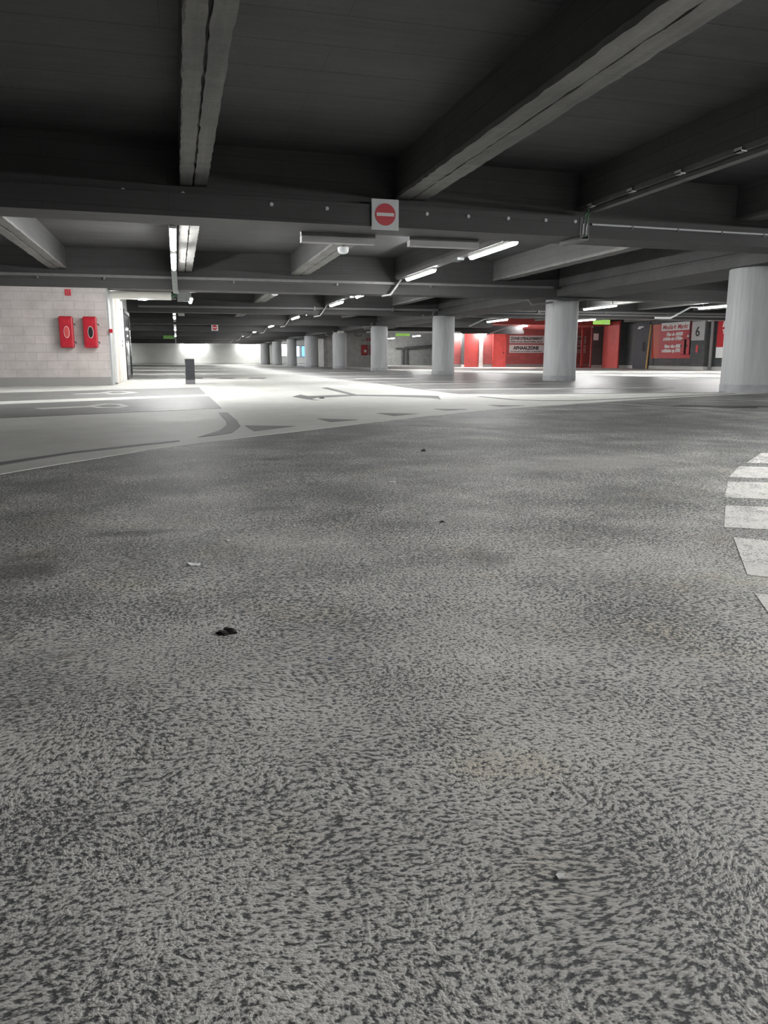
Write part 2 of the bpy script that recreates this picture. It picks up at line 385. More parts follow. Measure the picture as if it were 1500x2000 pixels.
for q in ([(1.82, 12.8), (2.05, 13.42), (2.10, 12.9), (2.14, 12.3), (1.9, 12.0)], [(2.10, 12.9), (2.87, 13.2), (2.86, 12.8), (2.14, 12.3)], [(2.87, 13.2), (3.88, 12.76), (3.41, 12.5), (2.86, 12.8)],
          [(3.88, 12.76), (4.24, 12.43), (3.90, 11.8), (3.41, 12.5)], [(4.24, 12.43), (3.91, 11.34), (3.90, 11.8)], [(2.89, 13.2), (2.97, 16.48), (3.15, 16.71), (3.0, 13.15)], [(1.9, 12.0), (2.14, 12.3), (2.0, 11.94)], [(1.9, 12.0), (2.0, 11.94), (2.03, 11.47)]):
    prism(bm, q, .004, .007)
obj('arrow_marking', bm, 'mark_dark', fl)
def strip(name, mat, pts, w, z0=.004, z1=.007):
    bm = bmesh.new()
    for i in range(len(pts)-1):
        (x0, y0), (x1, y1) = pts[i], pts[i+1]; L = math.hypot(x1-x0, y1-y0); nx, ny = -(y1-y0)/L*w/2, (x1-x0)/L*w/2
        prism(bm, [(x0+nx, y0+ny), (x1+nx, y1+ny), (x1-nx, y1-ny), (x0-nx, y0-ny)], z0, z1)
    return obj(name, bm, mat, fl)
strip('edge_line', 'mark_dark', [(4.82, 12.02), (4.96, 10.95), (5.25, 10.6), (5.74, 10.45), (6.88, 10.85), (8.07, 11.3), (9.69, 11.9)], .1)
for q in ([(.53, 25.7), (.78, 25.7)], [(1.27, 25.5), (1.75, 25.4)], [(2.22, 25.3), (2.73, 25.2)]): strip('dash_marking', 'mark_dark', q, 1.1)
for k, (y, x0, x1, w) in enumerate(((23.9, 5.4, 7.2, 1.1), (20.6, 4.8, 9.6, .35), (18.4, 4.95, 9.8, .3), (14.9, 4.85, 10.2, .55), (27.5, 5.0, 9.4, .4), (31, 4.9, 9.4, .4), (35, 4.9, 9.2, .5), (42, 4.9, 9.2, .5), (50, 4.9, 9, .6))):
    strip('bay_line', 'mark_light', [(x0, y), (x1, y-.2)], w, .007, .010)
strip('coating_seam', 'mark_light', [(1.74, 7.26), (2.11, 7.01), (2.51, 6.7), (2.86, 6.34), (2.93, 6.17)], .02, 0, .002)
strip('coating_seam', 'mark_light', [(4.9, 9.5), (5.5, 9.85), (5.87, 9.88), (6.21, 8.81), (6.57, 8.09)], .04, 0, .002)
# striped white marking beside the camera: five worn painted bars, running on to the right
bars = [[(3.75, 4.3), (5.6, 3.6), (5.2, 2.95), (3.31, 3.91)], [(3.16, 3.79), (5.05, 2.8), (4.7, 2.3), (2.82, 3.45)], [(2.71, 3.32), (4.5, 2.45), (4.1, 1.95), (2.38, 2.93)],
        [(2.25, 2.76), (3.9, 1.95), (3.55, 1.5), (1.95, 2.39)], [(1.87, 2.24), (3.2, 1.0), (2.9, .75), (1.58, 1.82)], [(1.47, 1.66), (2.6, .9), (2.4, .6), (1.38, 1.5)]]
for q in bars:
    flat('striped_marking', 'worn_paint', q, 0, .0015)

# litter and spills
def scrap(x, y, s, ang, lab, mat='paper', cat='litter'):
    bm = bmesh.new(); n = 5
    vs = [(x+s*math.cos(ang+2*PI*k/n)*random.uniform(.5, 1), y+s*math.sin(ang+2*PI*k/n)*random.uniform(.4, .9)) for k in range(n)]
    prism(bm, vs, .0004, .0018)
    for v in bm.verts:
        v.co.z += .35*abs(v.co.x-x)*random.uniform(0, 1)
    return tag(obj('paper_scrap', bm, mat), lab, cat)
scrap(.02, 2.35, .032, .3, 'largest white paper scrap, lying on the left of the rough asphalt')
scrap(.42, .75, .0085, .2, 'white chip on the asphalt close to the lens, lower right')
scrap(.14, 2.65, .014, .8, 'small white paper flake just beyond the largest paper scrap')
scrap(.12, .80, .0035, .8, 'tiny white chip near the bottom of the photo, right one of a close pair')
scrap(.10, .80, .003, .2, 'tiny white chip near the bottom of the photo, left one of a close pair')
scrap(.50, .92, .004, .2, 'tiny white chip a little beyond the nearest white chip on the right')
scrap(1.03, 3.74, .03, .2, 'pale flake on the asphalt near the middle of the photo')
scrap(.28, 1.50, .005, .2, 'tiny blue speck of litter in the middle of the asphalt', 'blue_bit')
def lump(x, y, r, h, lab, name='debris_lump', mat='dirt'):
    bm = bmesh.new(); bmesh.ops.create_icosphere(bm, subdivisions=3, radius=1)
    for v in bm.verts:
        k = 1+.28*math.sin(5*v.co.x+3*v.co.y)+.12*math.sin(11*v.co.y+7*v.co.z+1)
        v.co = Vector((x+v.co.x*r*k*1.25, y+v.co.y*r*k, max(0, .2+v.co.z)*h*k))
    return tag(obj(name, bm, mat, smooth=True), lab, 'debris')
lump(.083, 1.72, .017, .007, 'black crumpled lump of dirt lying on the asphalt left of centre')
lump(1.6, 4.99, .011, .01, 'small dark pebble on the asphalt in front of the shark-tooth markings')
lump(.96, 2.75, .007, .004, 'dark leaf fragment on the asphalt right of centre')
lump(2.19, 12.1, .03, .015, 'small dark pebble on the pale lane beside the painted arrow')
def puddle(pts, lab):
    bm = bmesh.new(); prism(bm, pts, 0, .0012)
    bmesh.ops.triangulate(bm, faces=[f for f in bm.faces if len(f.verts) > 4])
    return tag(obj('oil_puddle', bm, 'oil'), lab, 'puddle')
puddle([(6.3, 8.95), (6.6, 9.15), (6.9, 8.98), (7.05, 8.75), (7.3, 8.5), (7.12, 8.32), (6.85, 8.5), (6.62, 8.78)], 'black glossy oil puddle on the asphalt in front of the nearest column')
puddle([(7.2, 8.8), (7.5, 8.75), (7.8, 8.4), (7.55, 8.3), (7.3, 8.55)], 'small black puddle at the right edge beside the larger oil puddle')

# ------------------------------------------------------------------ ceiling, beams, joists
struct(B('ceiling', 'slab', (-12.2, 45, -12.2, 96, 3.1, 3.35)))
BY = [-9.7, 0.0] + [9.7*k for k in range(1, 10)]
def beam(y, x0, x1, skew=0, zb=2.24):
    bm = bmesh.new()
    def seg(xa, xb, dy0, dy1, z0, z1):
        ya, yb = y+skew*xa, y+skew*xb
        lo = [(xa, ya+dy0), (xb, yb+dy0), (xb, yb+dy1), (xa, ya+dy1)]
        prism(bm, lo, z0, z1)
    seg(x0, x1, 0, .62, zb, 2.5)
    seg(x0, x1, .2, .62, 2.5, 3.1)
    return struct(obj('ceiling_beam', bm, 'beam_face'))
beams = {}
for y in BY:
    if y > 95: continue
    yy = 19.25 if abs(y-19.4) < .1 else y
    if yy < 9: x0, x1 = -12, 27.9
    elif yy < 11: x0, x1 = -12, 27.9
    elif yy < 30: x0, x1 = -12, 27.9
    elif yy < 40: x0, x1 = -12, 16.2
    elif yy < 50: x0, x1 = -12, 22.5
    else: x0, x1 = -12, 11.0
    beams[round(yy, 2)] = beam(yy, x0, x1, .045 if abs(yy-9.7) < .1 else 0, 2.2 if yy > 11 and yy < 20 else 2.24)
b1 = beams[9.7]; b2 = beams[19.25]
# washers bolted along the front edge of the near beam
for px, z in ((-.5, 2.53), (.17, 2.53), (1.19, 2.43), (1.87, 2.42), (3.17, 2.425), (3.74, 2.425), (4.31, 2.43), (4.86, 2.435), (5.31, 2.44)):
    bm = bmesh.new(); y = 9.7+.045*px + (.2 if z > 2.5 else 0)
    tube(bm, [(px, y-.012, z), (px, y+.004, z)], .022, 16); tube(bm, [(px, y-.024, z), (px, y-.01, z)], .009, 8)
    obj('bolt', bm, 'conduit', b1, smooth=True)

JOISTS = [(-10.7, -10.4), (-8.0, -7.7), (-5.3, -5.0), (-2.66, -2.32), (.14, .44), (2.80, 3.20), (5.44, 5.66), (8.1, 8.42), (13.3, 13.6), (16.0, 16.3), (18.7, 19.0), (21.4, 21.7), (24.1, 24.4)]
def joist(xa, xb, ya, yb, near=False):
    bm = bmesh.new(); box(bm, xa, xb, ya, yb, 2.66, 3.1)
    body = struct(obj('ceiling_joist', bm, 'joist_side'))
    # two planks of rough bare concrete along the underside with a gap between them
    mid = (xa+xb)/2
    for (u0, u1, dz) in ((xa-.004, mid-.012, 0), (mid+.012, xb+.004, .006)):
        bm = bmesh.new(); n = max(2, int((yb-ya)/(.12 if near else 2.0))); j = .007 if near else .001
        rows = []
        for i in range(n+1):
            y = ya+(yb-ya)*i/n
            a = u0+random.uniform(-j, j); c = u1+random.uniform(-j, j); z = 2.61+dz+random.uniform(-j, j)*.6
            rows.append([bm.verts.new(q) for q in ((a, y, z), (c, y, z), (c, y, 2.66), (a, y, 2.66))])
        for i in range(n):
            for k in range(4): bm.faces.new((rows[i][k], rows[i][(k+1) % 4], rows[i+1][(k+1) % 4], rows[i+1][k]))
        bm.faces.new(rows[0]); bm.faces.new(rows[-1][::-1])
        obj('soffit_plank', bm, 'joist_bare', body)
keys = sorted(beams)
for i, ya in enumerate(keys):
    yb = keys[i+1] if i+1 < len(keys) else 94.9
    for (xa, xb) in JOISTS:
        if ya > 28 and xa > 12 and ya < 30: pass
        if ya > 30 and xa > 10: continue
        s = (ya+.62+(.045*xb if ya == 9.7 else 0)); e = yb+.2+(.045*xa if yb == 9.7 else 0)
        if yb > 94: e = yb
        joist(xa, xb, s, e, near=(yb in (9.7, 19.25)) and -3 < xa < 9)
# girder over the column row
keysg = [k for k in keys if k > 9]
for i, ya in enumerate(keysg[:]):
    yb = keysg[i+1] if i+1 < len(keysg) else 94.9
    # runs through between two transverse beams
    s = ya+.62+(.045*11 if ya == 9.7 else 0)
    dx = 0 if ya < 40 else -.5
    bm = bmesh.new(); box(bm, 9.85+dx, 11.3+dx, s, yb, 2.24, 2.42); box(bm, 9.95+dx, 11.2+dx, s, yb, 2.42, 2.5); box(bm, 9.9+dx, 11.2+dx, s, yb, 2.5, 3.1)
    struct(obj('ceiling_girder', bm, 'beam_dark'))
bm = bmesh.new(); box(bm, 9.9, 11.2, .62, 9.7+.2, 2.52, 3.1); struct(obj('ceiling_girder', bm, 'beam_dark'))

# ------------------------------------------------------------------ columns
def column(x, y, r, lab, ztop=2.235):
    t = thing('concrete_column', lab, 'column', (x, y, 0), 'round concrete columns in the middle row')
    bm = bmesh.new(); lathe(bm, [(r, .15), (r, ztop-.01), (r-.005, ztop)], x, y, 64); obj('shaft', bm, 'column', t, smooth=True)
    bm = bmesh.new(); lathe(bm, [(r+.006, .002), (r+.008, .14), (r, .15)], x, y, 64); obj('base_band', bm, 'column_base', t, smooth=True)
COLS = [(10.5, 12.45, .56, 'nearest round concrete column, cut by the right edge of the photo'),
        (10.55, 20.28, .455, 'second round column, tall in front of the red pick-up wall'),
        (10.1, 29.1, .43, 'third round column, left of the pink-lit roller shutter'),
        (10.03, 38.85, .43, 'fourth round column, covering the right red extinguisher box'),
        (9.97, 48.6, .44, 'fifth round column, just left of the red extinguisher boxes'),
        (9.6, 57.1, .50, 'sixth round column, left of the grey block wall corner'),
        (9.56, 67.0, .42, 'seventh round column, right of the bright white window'),
        (9.45, 76.2, .46, 'eighth round column, left of the bright white window'),
        (9.35, 86.0, .50, 'farthest round column, beside the pale end wall')]
for c in COLS: column(*c)

# ------------------------------------------------------------------ walls
struct(B('wall_far', 'block_far', (-12, 27.9, 95, 95.3, 0.0, 3.1)))
struct(B('wall_left', 'block_far', (-12.2, -12, -12, 95, 0, 3.1)))
struct(B('wall_rear', 'block_far', (-12, 28, -12.2, -12, 0, 3.1)))
# white block building on the left
struct(B('wall_front', 'block_white', (-12, -1.5, 19.25, 19.55, 0.0, 2.2), ))
struct(B('wall_inner', 'cream', (-1.75, -1.5, 19.87, 24.2, 0.0, 3.1), (-12, -1.75, 27.3, 27.5, 0, 3.1)))
# grey block room beyond the extinguishers
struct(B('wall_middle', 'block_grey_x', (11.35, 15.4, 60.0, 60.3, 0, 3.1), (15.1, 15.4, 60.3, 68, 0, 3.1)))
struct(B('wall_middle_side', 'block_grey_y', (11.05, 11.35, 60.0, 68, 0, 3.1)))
struct(B('wall_screens', 'block_far', (10.15, 15.1, 82, 82.3, 0, 3.1)))
struct(B('wall_ramp', 'block_grey_x', (15.4, 27.9, 74, 74.3, 0, 3.1)))
# red pick-up zone
struct(B('wall_pickup', 'block_red', (18.7, 31, 54, 54.3, 0, 3.1)))
struct(B('wall_gate', 'block_dark_x', (27.2, 28.0, 47.7, 48.0, 0, 3.1)))
struct(B('wall_right', 'block_dark_y', (28.0, 28.3, -12, 44.05, 0, 3.1), (28.0, 28.3, 45.6, 47.7, 0, 3.1), (28.5, 28.7, 44.05, 45.6, 0, 3.1), (28.3, 28.7, 45.6, 45.7, 0, 3.1)))
pb = struct(B('ceiling_soffit', 'red_paint', (19.2, 27.6, 46.3, 53.9, 2.75, 3.1)))

# ------------------------------------------------------------------ left block fittings
def extinguisher_box(x0, x1, lab, win):
    z0, z1, yb = .86, 1.56, 19.24
    t = thing('extinguisher_box', lab, 'fire extinguisher box', ((x0+x1)/2, yb, z0))
    bm = bmesh.new(); box(bm, x0, x1, yb-.20, yb-.09, z0, z1); cv = obj('cover', bm, 'red_plastic', t, bevel=.035)
    B('back_shell', 'red_plastic', (x0-.01, x1-.005, yb-.09, yb, z0+.01, z1-.01), parent=t, bevel=.02)
    # waist in the middle of the cover, raised panels
    B('raised_panel', 'red_plastic', (x0+.07, x1-.07, yb-.208, yb-.19, z1-.17, z1-.06), parent=cv, bevel=.008)
    B('raised_panel', 'red_plastic', (x0+.05, x1-.05, yb-.208, yb-.19, z0+.05, z0+.16), parent=cv, bevel=.008)
    cx, cz = (x0+x1)/2+.01, (z0+z1)/2
    def oval(rx, rz, ya, yb_, mat, nm, inner=0):
        bm = bmesh.new(); n = 32
        f = [[bm.verts.new((cx+k*rx*math.cos(2*PI*i/n), y, cz+k*rz*math.sin(2*PI*i/n)*(1 if 1 else 1))) for i in range(n)] for y, k in ((ya, 1), (yb_, 1))]
        for i in range(n): bm.faces.new((f[0][i], f[0][(i+1) % n], f[1][(i+1) % n], f[1][i]))
        bm.faces.new(f[0]); bm.faces.new(f[1][::-1]); return obj(nm, bm, mat, cv, smooth=True)
    oval(.060, .132, yb-.200, yb-.212, 'white_print', 'window_rim')
    w = oval(.052, .122, yb-.205, yb-.215, win, 'window_pane')
    for z in (z0+.14, z1-.16):
        T('latch', 'black', [(x1-.01, yb-.12, z), (x1+.03, yb-.13, z-.01), (x1+.035, yb-.13, z-.045)], r=.011, parent=t)
extinguisher_box(-2.53, -2.23, 'red plastic extinguisher box with red-tinted window, left one on the white wall', 'red_frame')
extinguisher_box(-2.02, -1.72, 'red plastic extinguisher box with black window, right one on the white wall', 'black')
t = thing('extinguisher_sign', 'small square red extinguisher sign high on the white block wall', 'sign', (-2.3, 19.24, 2.1))
B('plate', 'sign_red', (-2.37, -2.24, 19.235, 19.245, 2.02, 2.16), parent=t)
bm = bmesh.new(); bar(bm, (-2.33, 19.232, 2.05), (-2.33, 19.232, 2.13), .012, .002); bar(bm, (-2.29, 19.232, 2.04), (-2.29, 19.232, 2.11), .03, .002); bar(bm, (-2.31, 19.232, 2.13), (-2.26, 19.232, 2.10), .01, .002)
obj('pictogram', bm, 'white_print', t)
# wall corner trim, doors seen edge-on along the inner wall
struct(B('trim_1', 'jamb_grey', (-1.50, -1.46, 19.25, 19.85, .0, 2.2)))
struct(B('trim_2', 'white_plastic', (-1.49, -1.40, 19.87, 20.3, 0.05, 2.19)))
d1 = struct(B('door_1', 'pinkish', (-1.5, -1.46, 20.3, 21.4, .02, 2.1)))
B('door_frame', 'cream', (-1.5, -1.42, 21.4, 21.55, .0, 2.15), (-1.5, -1.42, 20.3, 20.36, 0, 2.15), parent=d1)
d2 = struct(B('door_2', 'cream', (-1.5, -1.46, 21.6, 23.6, .02, 2.15)))
B('door_frame', 'white_plastic', (-1.5, -1.41, 22.35, 22.5, 0, 2.18), (-1.5, -1.42, 23.6, 23.9, 0, 2.2), parent=d2)
for z in (1.1, .98): B('door_lock', 'black', (-1.47, -1.44, 23.2, 23.3, z-.03, z+.03), parent=d2)
B('door_lock', 'black', (-1.47, -1.44, 23.2, 23.3, 1.95, 2.0), parent=d2)
tag(B('notice_panel', 'white_print', (-1.458, -1.45, 20.5, 20.9, 1.25, 1.7)), 'narrow white notice with red border on the bright door jambs', 'notice')
tag(B('alarm_button', 'red_plastic', (-1.47, -1.39, 19.12, 19.24, 1.2, 1.29), bevel=.01), 'small square red alarm button at the corner of the white block wall', 'button')
d3 = struct(B('door_3', 'black', (-1.5, -1.42, 24.4, 24.5, 0, 2.06), (-1.5, -1.42, 26.9, 27.0, 0, 2.06), (-1.5, -1.42, 24.5, 26.9, 1.96, 2.06), (-1.5, -1.42, 24.5, 26.9, 0, .1)))
B('door_pane', 'glass_dark', (-1.48, -1.45, 24.5, 26.9, .1, 1.96), parent=d3)
T('door_pull', 'chrome', [(-1.4, 26.2, .7), (-1.4, 26.2, 1.5)], r=.02, parent=d3)
struct(B('trim_3', 'jamb_grey', (-1.56, -1.49, 24.2, 24.4, 0, 2.2)))
struct(B('wall_door_surround', 'jamb_grey', (-1.75, -1.5, 24.2, 27.3, 2.06, 3.1), (-1.75, -1.5, 27.0, 27.3, 0, 2.06), (-1.75, -1.5, 24.2, 27.0, 0, .0001+.001)))
# header casing of the sliding shutter
t = thing('shutter_header', 'long white metal header casing under the second beam, beside the white wall', 'casing', (-.75, 20.0, 2.05))
B('casing', 'cream', (-1.42, -.05, 19.9, 20.25, 2.03, 2.195), parent=t, bevel=.006)
B('end_plate', 'black', (-.05, .06, 19.95, 20.2, 2.04, 2.195), parent=t)
for q in ([(-.05, 19.9, 2.18), (.0, 19.88, 2.12), (.08, 19.9, 2.1)], [(-.05, 19.9, 2.06), (.02, 19.88, 2.1), (.1, 19.9, 2.16)]): T('cable', 'green_wire', q, r=.006, parent=t)
t = thing('ceiling_lamp', 'round recessed lamp glowing under the white header casing', 'lamp', (-.75, 20.1, 2.02))
bm = bmesh.new(); lathe(bm, [(.10, 2.012), (.11, 2.03)], -.72, 20.07, 32); obj('diffuser', bm, 'lamp_bright', t)
# low dark bollard wall
t = thing('bollard', 'low dark grey rectangular bollard standing on the pale lane left of the arrow', 'bollard', (.31, 20, 0))
B('post', 'bollard_side', (.19, .41, 19.75, 20.75, .11, .615), parent=t)
B('face_plate', 'bollard_dark', (.2, .415, 19.735, 19.75, .11, .61), parent=t)
B('foot', 'bollard_foot', (.19, .415, 19.73, 20.77, .004, .11), parent=t)

# ------------------------------------------------------------------ near beam fittings
def no_entry(x0, x1, y, z0, z1, lab, par=None):
    t = thing('no_entry_sign', lab, 'sign', ((x0+x1)/2, y, z0))
    o = B('plate', 'sign_white', (x0, x1, y-.012, y, z0, z1), parent=t, bevel=.003)
    cx, cz, r = (x0+x1)/2, (z0+z1)/2, (x1-x0)*.375
    bm = bmesh.new(); tube(bm, [(cx, y-.018, cz), (cx, y-.011, cz)], r, 48); obj('disc', bm, 'sign_red', t)
    B('bar', 'white_print', (cx-r*.85, cx+r*.85, y-.021, y-.017, cz-r*.15, cz+r*.15), parent=t)
no_entry(2.43, 2.78, 9.79, 2.2, 2.565, 'red and white no-entry sign on the nearest ceiling beam')
no_entry(2.11, 2.51, 48.5, 2.27, 2.64, 'tiny distant no-entry sign hung over the main lane')
# panels hung behind the near beam
for (x0, x1, lab) in ((1.66, 2.66, 'grey metal sign casing under the near beam, left of the no-entry sign'), (3.14, 4.14, 'grey metal sign casing under the near beam, right of the no-entry sign')):
    t = thing('sign_casing', lab, 'casing', ((x0+x1)/2, 10.5, 2.12))
    B('casing', 'grey_print', (x0, x1, 10.48, 10.62, 2.125, 2.20), parent=t)
    B('rail', 'grey_metal', (x0, x1, 10.50, 10.60, 2.20, 2.26), parent=t)
    for hx in (x0+.1, x1-.13): B('hanger', 'grey_metal', (hx, hx+.03, 10.54, 10.57, 2.26, 3.102), parent=t)
# bracket with green-sleeved cables
t = thing('cable_bracket', 'two white conduits with green cables on the near beam, right of the no-entry sign', 'cables', (5.45, 9.9, 2.3))
yb = 9.93
T('conduit', 'conduit', [(5.43, yb, 2.42), (5.42, yb, 2.28)], r=.012, parent=t)
T('conduit', 'conduit', [(5.48, yb, 2.42), (5.47, yb, 2.28)], r=.012, parent=t)
for q in ([(5.5, yb, 2.60), (5.44, yb, 2.5), (5.43, yb, 2.41)], [(5.52, yb, 2.60), (5.49, yb, 2.5), (5.48, yb, 2.41)], [(5.42, yb, 2.29), (5.40, yb, 2.22), (5.36, yb, 2.19)], [(5.47, yb, 2.29), (5.44, yb, 2.22), (5.41, yb, 2.19)]): T('cable', 'green_wire', q, r=.006, parent=t)
B('backing', 'black', (5.38, 5.52, 9.935, 9.945, 2.2, 2.5), parent=t)
tr = tag(B('cable_tray', 'grey_metal', (5.30, 5.42, 9.75, 10.35, 2.18, 2.195), (5.30, 5.31, 9.75, 10.35, 2.195, 2.235), (5.41, 5.42, 9.75, 10.35, 2.195, 2.235)), 'short grey cable tray end under the near beam below the green cables', 'cable tray')
t = thing('conduit_pipe', 'thin white conduit running along the near beam to the right edge', 'conduit', (7, 10, 2.41))
T('pipe', 'conduit', [(5.56, 9.7+.045*5.56-.015, 2.415), (10.5, 9.7+.045*10.5-.015, 2.415)], r=.014, parent=t)
for k in range(6):
    x = 6.2+.75*k; B('clip', 'grey_metal', (x-.012, x+.012, 9.7+.045*x-.03, 9.7+.045*x, 2.385, 2.432), parent=t)
# tray below joist three, near bay
t = thing('cable_tray', 'long grey cable tray clipped under the near joist at the right', 'cable tray', (5.5, 5, 2.55))
B('channel', 'grey_metal', (5.47, 5.57, .4, 9.85, 2.55, 2.592), parent=t)
for k in range(10):
    y = 9.75-.95*k; B('clip', 'conduit', (5.40, 5.47, y-.05, y+.05, 2.60, 2.612), (5.40, 5.41, y-.05, y+.05, 2.60, 2.64), parent=t)
# perforated cable tray on the second beam's ledge
t = thing('cable_tray', 'perforated grey cable tray lying along the ledge of the second beam', 'cable tray', (0, 19.2, 2.46))
B('channel', 'grey_metal', (-6, 9.7, 19.24, 19.249, 2.44, 2.50), (-6, 9.7, 19.15, 19.249, 2.43, 2.44), (-6, 9.7, 19.15, 19.155, 2.44, 2.48), parent=t)
for x in (-4.5, -2.9, -1.5, 1.4, 3.9, 6.3): B('bracket', 'galv', (x-.015, x+.015, 19.16, 19.249, 2.38, 2.43), parent=t)
# pipe along the third beam, double pipe
t = thing('water_pipe', 'long pale pipe running along the front of the third beam', 'pipe', (10, 28.9, 2.46))
T('pipe', 'pipe', [(-1.2, 28.95, 2.42), (9.84, 28.95, 2.455)], r=.045, parent=t, seg=14); T('pipe', 'pipe', [(11.31, 28.95, 2.46), (27.6, 28.95, 2.5)], r=.045, parent=t, seg=14)
T('pipe', 'pipe', [(12.0, 28.85, 2.36), (27.6, 28.85, 2.38)], r=.035, parent=t, seg=14)
for k in (0, 1, 2.5, 3, 4, 5, 6, 7): B('clamp', 'grey_metal', (5+3*k-.03, 5+3*k+.03, 28.86, 29.1, 2.38, 2.5), parent=t)
# conduit drops and hook-shaped tray ends round the columns
def hook(pts, lab, w=.07, h=.05):
    bm = bmesh.new()
    for i in range(len(pts)-1): bar(bm, pts[i], pts[i+1], w, h)
    return tag(obj('tray_elbow', bm, 'grey_metal'), lab, 'cable tray')
hook([(9.25, 19.9, 2.36), (9.45, 19.9, 2.06), (10.05, 19.9, 2.14)], 'bent grey tray reaching the top of the second column from the left')
hook([(9.02, 28.4, 2.24), (9.07, 28.4, 2.1), (9.38, 28.4, 2.12), (9.5, 28.4, 2.46)], 'hooked grey tray left of the third column top')
hook([(10.4, 28.4, 2.12), (10.68, 28.4, 2.18), (10.72, 28.4, 2.34)], 'hooked grey tray right of the third column top')
hook([(8.99, 37.8, 2.2), (9.03, 37.8, 2.04), (9.3, 37.8, 2.06), (9.4, 37.8, 2.36)], 'hooked grey tray left of the fourth column top')
hook([(10.2, 37.8, 2.1), (10.55, 37.8, 2.12), (10.6, 37.8, 2.3)], 'hooked grey tray right of the fourth column top')
hook([(8.9, 47.6, 2.2), (8.95, 47.6, 2.02), (9.3, 47.6, 2.04), (9.4, 47.6, 2.3)], 'hooked grey tray left of the fifth column top')
hook([(11.2, 49.6, 2.25), (11.25, 49.6, 2.06), (11.6, 49.6, 2.06), (11.62, 49.6, 2.2)], 'hooked grey tray right of the fifth column top')
t = thing('junction_box', 'small white box on the beam above the fifth column', 'box', (9.9, 47.9, 2.3)); B('housing', 'white_plastic', (9.37, 9.72, 46.0, 46.3, 2.12, 2.24), parent=t); B('lid', 'white_plastic', (9.39, 9.70, 45.98, 46.0, 2.13, 2.23), parent=t)

# ------------------------------------------------------------------ lamps
def tube_lamp(x, ya, yb, z, lab, grp='tube lamps', mat='lamp', r=.045, top=None):
    t = thing('tube_lamp', lab, 'lamp', (x, ya, z), grp)
    B('housing', 'white_plastic', (x-.05, x+.05, ya-.02, yb+.02, z+.005, z+.045), parent=t)
    fixed = top; top = 3.102
    for (ja, jb) in JOISTS:
        if ja-.02 < x < jb+.02 and (x < 10 or ya < 30): top = 2.614
    if 19.2 < x < 27.6 and 46.3 < ya < 53.9: top = 2.752
    if fixed: top = fixed
    for q in (ya+.25, yb-.25):
        if top > z+.045: B('hanger', 'galv', (x-.012, x+.012, q-.012, q+.012, z+.045, top), parent=t)
    bm = bmesh.new()
    n = 8; pts = [(ya, .6), (ya+.03, 1), (yb-.03, 1), (yb, .6)]
    rows = [[bm.verts.new((x-r*k*math.cos(PI*i/n), y, z+.004-r*1.15*k*math.sin(PI*i/n))) for i in range(n+1)] for y, k in pts]
    for a in range(3):
        for i in range(n): bm.faces.new((rows[a][i], rows[a][i+1], rows[a+1][i+1], rows[a+1][i]))
    bm.faces.new(rows[0]); bm.faces.new(rows[-1][::-1])
    for a in range(3): bm.faces.new((rows[a][0], rows[a+1][0], rows[a+1][n], rows[a][n]))
    obj('diffuser', bm, mat, t, smooth=True)
    return t
ordn = ['nearest', 'second nearest', 'third nearest', 'fourth nearest', 'fifth nearest', 'sixth nearest', 'seventh nearest', 'eighth nearest', 'ninth nearest', 'tenth nearest', 'eleventh nearest', 'twelfth nearest', 'thirteenth nearest', 'fourteenth nearest', 'fifteenth nearest', 'sixteenth nearest', 'seventeenth nearest', 'farthest']
# row over the main lane, right
k = 0
for i in range(8):
    y = 9.7*(i+1)
    for off in (2.45, 6.65):
        tube_lamp(5.45, y+off, y+off+2.05, 2.49, ordn[k]+' lit tube lamp of the right-hand lane row', top=2.54 if i < 2 else None)
        k += 1
    if i < 2:
        a, e = y+.95, y+9.35
        t = thing('cable_tray', ('near' if i == 0 else 'farther')+' stretch of grey tray above the two '+('nearest' if i == 0 else 'next')+' right-hand lane lamps', 'cable tray', (5.3, a, 2.55))
        B('channel', 'grey_metal', (5.36, 5.52, a, e, 2.54, 2.555), (5.36, 5.37, a, e, 2.555, 2.59), (5.51, 5.52, a, e, 2.555, 2.59), parent=t)
        B('joiner', 'galv', (5.33, 5.47, a+3.95, a+4.3, 2.49, 2.54), parent=t)
    yy = 9.7*(i+2)
    if i == 0: yy = 19.25
    if yy < 80:
        hook([(5.44, yy-.34, 2.53), (5.18, yy-.32, 2.17), (4.95, yy-.32, 2.13)], ordn[i]+' slanting tray drop at the end of a right-hand lamp bay', .09, .04)
# left row
tube_lamp(.04, 12.3, 14.45, 2.49, 'nearest bright tube lamp of the left row, beside the pale joist', top=2.545)
tube_lamp(.04, 15.2, 17.5, 2.49, 'second bright tube lamp of the left row, just behind the nearest', top=2.545)
t = thing('cable_tray', 'grey tray carrying the two nearest left lamps down under the second beam', 'cable tray', (0, 12, 2.55))
bm = bmesh.new(); bar(bm, (.04, 10.6, 2.56), (.04, 18.6, 2.56), .12, .03); bar(bm, (.04, 18.6, 2.56), (.05, 19.12, 2.17), .12, .03); bar(bm, (.05, 19.12, 2.17), (.07, 19.9, 2.17), .12, .03)
obj('channel', bm, 'galv', t)
t = thing('junction_box', 'glossy white box and galvanised casing beside the header casing, left row', 'box', (.38, 22, 2.4))
B('lid', 'white_plastic', (.16, .6, 21.9, 22.2, 2.38, 2.46), parent=t); B('housing', 'galv', (.10, .42, 21.95, 22.25, 2.14, 2.37), parent=t)
tube_lamp(.47, 22.6, 23.9, 2.24, 'third lamp of the left row, hanging beside the white box', mat='lamp')
t = thing('lamp_bracket', 'diagonal white bracket holding the fourth lamp of the left row', 'bracket', (.2, 30, 2.4))
